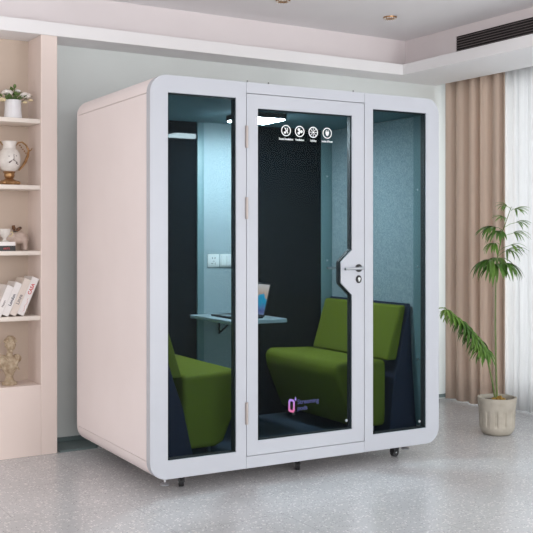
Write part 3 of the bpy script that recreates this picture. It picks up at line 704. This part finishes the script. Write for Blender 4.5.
# ------------------------------------------------------------------ benches, table, laptop inside
def bench(label, loc, rz):
    t = empty('bench', loc, rz, label, 'bench', 'green upholstered benches inside the booth')
    # local: x=0 at wall side, -x is the seat front
    hy = .452
    # seat: rounded profile swept, rounded ends
    prof = [(-.195,.045),(-.40,.045),(-.455,.07),(-.52,.22),(-.578,.36),(-.590,.43),(-.575,.462),(-.545,.48),(-.195,.468)]
    b = BM(); prism_y(b, prof, -hy, hy)
    o = build('seat', b, M['green'], t, ang=50); bv = o.modifiers.new('bevel','BEVEL'); bv.width = .028; bv.segments = 4; bv.limit_method = 'ANGLE'; bv.angle_limit = math.radians(55)
    prof = [(-.190,.462),(-.078,.815),(-.030,.815),(-.105,.462)]
    b = BM(); prism_y(b, prof, -hy+.004, hy-.004)
    o = build('backrest', b, M['green'], t, ang=50); bv = o.modifiers.new('bevel','BEVEL'); bv.width = .016; bv.segments = 4; bv.limit_method = 'ANGLE'; bv.angle_limit = math.radians(50)
    # shell: wedge behind the backrest, flaring towards the base
    rows = []
    b = BM()
    for z, xf, xb, yy in ((.012,-.225,-.004,.525),(.10,-.208,-.004,.51),(.30,-.170,-.005,.492),(.46,-.125,-.008,.480),(.66,-.070,-.008,.466),(.79,-.036,-.008,.460),(.826,-.026,-.010,.456)):
        if z >= .46: xf += .008
        rows.append([b.verts.new(v) for v in ((xf,-yy+.0,z),((xf+xb)/2,-yy-.012,z),(xb,-yy,z),(xb,yy,z),((xf+xb)/2,yy+.012,z),(xf,yy,z))])
    b.faces.new(rows[0][::-1]); b.faces.new(rows[-1])
    for r0, r1 in zip(rows, rows[1:]):
        for k in range(6): b.faces.new((r0[k], r0[(k+1)%6], r1[(k+1)%6], r1[k]))
    o = build('shell', b, M['navy'], t, ang=60); bv = o.modifiers.new('bevel','BEVEL'); bv.width = .01; bv.segments = 3; bv.limit_method = 'ANGLE'; bv.angle_limit = math.radians(30)
    for x in (-.40, -.24):
        for y in (-.36, .36):
            b = BM(); tube(b, [(x,y,.0005),(x,y,.05)], .012, 12); build('leg', b, M['steel'], t)
    return t
bench('green bench with navy back shell on the right side of the booth, backrest in view', bp(1.925, .638, ZF), BR)
bench('green bench on the left side of the booth, its navy shell nearest the left window', bp(.0865, .625, ZF), BR+PI)

tb = empty('side_table', bp(.985, 1.10, ZF), BR, 'pale grey wall-mounted table between the two green benches', 'table')
b = BM(); plate(b, [(x, y) for x, y in (arc(-.225+.03,.0-.60+.03,.03,PI,1.5*PI,6)+arc(.195-.03,-.60+.03,.03,1.5*PI,2*PI,6)+[(.195,-.004),(-.225,-.004)])], [], 0, .022)
for v in b.verts: v.co = Vector((v.co.x, v.co.z, .735-v.co.y))
bevmod(build('tabletop', b, M['table'], tb, smooth=False), .003)
for s in (0,):
    b = BM(); tube(b, [(s*.10-.005,-.008,.60),(s*.10-.005,-.22,.712)], .007, 8); tube(b, [(s*.10-.005,-.008,.60),(s*.10-.005,-.008,.712)], .006, 8); build('bracket', b, M['black'], tb)

# laptop: keyboard to the left bench, screen standing on the right, facing left
lt = empty('laptop', bp(.965, .765, ZF+.7352), BR, 'open thin laptop with colourful wallpaper on the pale wall table', 'laptop')
b = BM(); box(b, -.13, .085, -.165, .165, 0, .014, .003); kb = build('base', b, M['laptop'], lt)
b = BM()
for i in range(5):
    for j in range(13): box(b, -.02+i*.018, -.005+i*.018, -.145+j*.0225, -.126+j*.0225, .0142, .0158)
build('keys', b, M['black'], kb, smooth=False)
b = BM(); box(b, -.115, -.045, -.055, .055, .0141, .0147); build('trackpad', b, M['table_edge'], kb, smooth=False)
TL = Matrix.Translation((.086,0,.010)) @ Matrix.Rotation(math.radians(14), 4, 'Y')
b = BM(); box(b, 0, .006, -.165, .165, 0, .222, .002); bmesh.ops.transform(b, matrix=TL, verts=b.verts); ld = build('lid', b, M['laptop'], lt)
b = BM(); box(b, -.0006, .0, -.158, .158, .012, .212); bmesh.ops.transform(b, matrix=TL, verts=b.verts); build('screen', b, M['screen'], ld, smooth=False)

# ------------------------------------------------------------------ light
w = bpy.data.worlds.new('World'); SC.world = w; w.use_nodes = True; nt = w.node_tree; nt.nodes.clear()
bg = nt.nodes.new('ShaderNodeBackground'); wo = nt.nodes.new('ShaderNodeOutputWorld'); tc = nt.nodes.new('ShaderNodeTexCoord')
sp = nt.nodes.new('ShaderNodeSeparateXYZ'); mr = nt.nodes.new('ShaderNodeMapRange'); cr = nt.nodes.new('ShaderNodeValToRGB')
mr.inputs['From Min'].default_value = -1; mr.inputs['From Max'].default_value = 1
nt.links.new(tc.outputs['Generated'], sp.inputs[0]); nt.links.new(sp.outputs['X'], mr.inputs['Value']); nt.links.new(mr.outputs[0], cr.inputs['Fac'])
cr.color_ramp.elements[0].color = (1.0,.93,.90,1); cr.color_ramp.elements[1].color = (.93,.97,1.0,1)
nt.links.new(cr.outputs['Color'], bg.inputs['Color']); bg.inputs['Strength'].default_value = 1.1; nt.links.new(bg.outputs[0], wo.inputs['Surface'])

def area(name, loc, rot, sx, sy, e, c=(1,1,1)):
    l = bpy.data.lights.new(name, 'AREA'); l.shape = 'RECTANGLE'; l.size = sx; l.size_y = sy; l.energy = e; l.color = c
    o = bpy.data.objects.new(name, l); COL.objects.link(o); o.location = loc; o.rotation_euler = rot; return o
area('window_daylight', (4.1, -.3, 1.5), (0, math.radians(90), 0), 2.6, 3.4, 40, (.96,.98,1))

area('added_fill_light', (-1.6, -6.6, 1.9), (math.radians(84), 0, math.radians(-14)), 2.2, 1.8, 50, (1,.985,.97))  # added soft fill behind the camera for overall brightness, not a room lamp
area('added_fill_light', (1.9, -6.6, 1.2), (math.radians(92), 0, math.radians(-8)), 1.8, 1.6, 80, (1,.99,.98))  # second added fill, aimed to brighten the curtain corner
# ------------------------------------------------------------------ camera
cd = bpy.data.cameras.new('Camera'); cam = bpy.data.objects.new('Camera', cd); COL.objects.link(cam)
cd.sensor_width = 36; cd.lens = 956/533*36; cd.shift_y = -30.5/533; cd.shift_x = 0
cam.location = (-2.160, -4.728, 1.42); cam.rotation_euler = (PI/2, 0, -math.radians(31.5))
cd.clip_start = .05
SC.camera = cam
vs = SC.view_settings; vs.view_transform = 'Standard'; vs.look = 'None'; vs.exposure = 0.38; vs.gamma = 1.0; vs.use_curve_mapping = False
SC.cycles.max_bounces = 10; SC.cycles.transparent_max_bounces = 16; SC.cycles.sample_clamp_indirect = 4
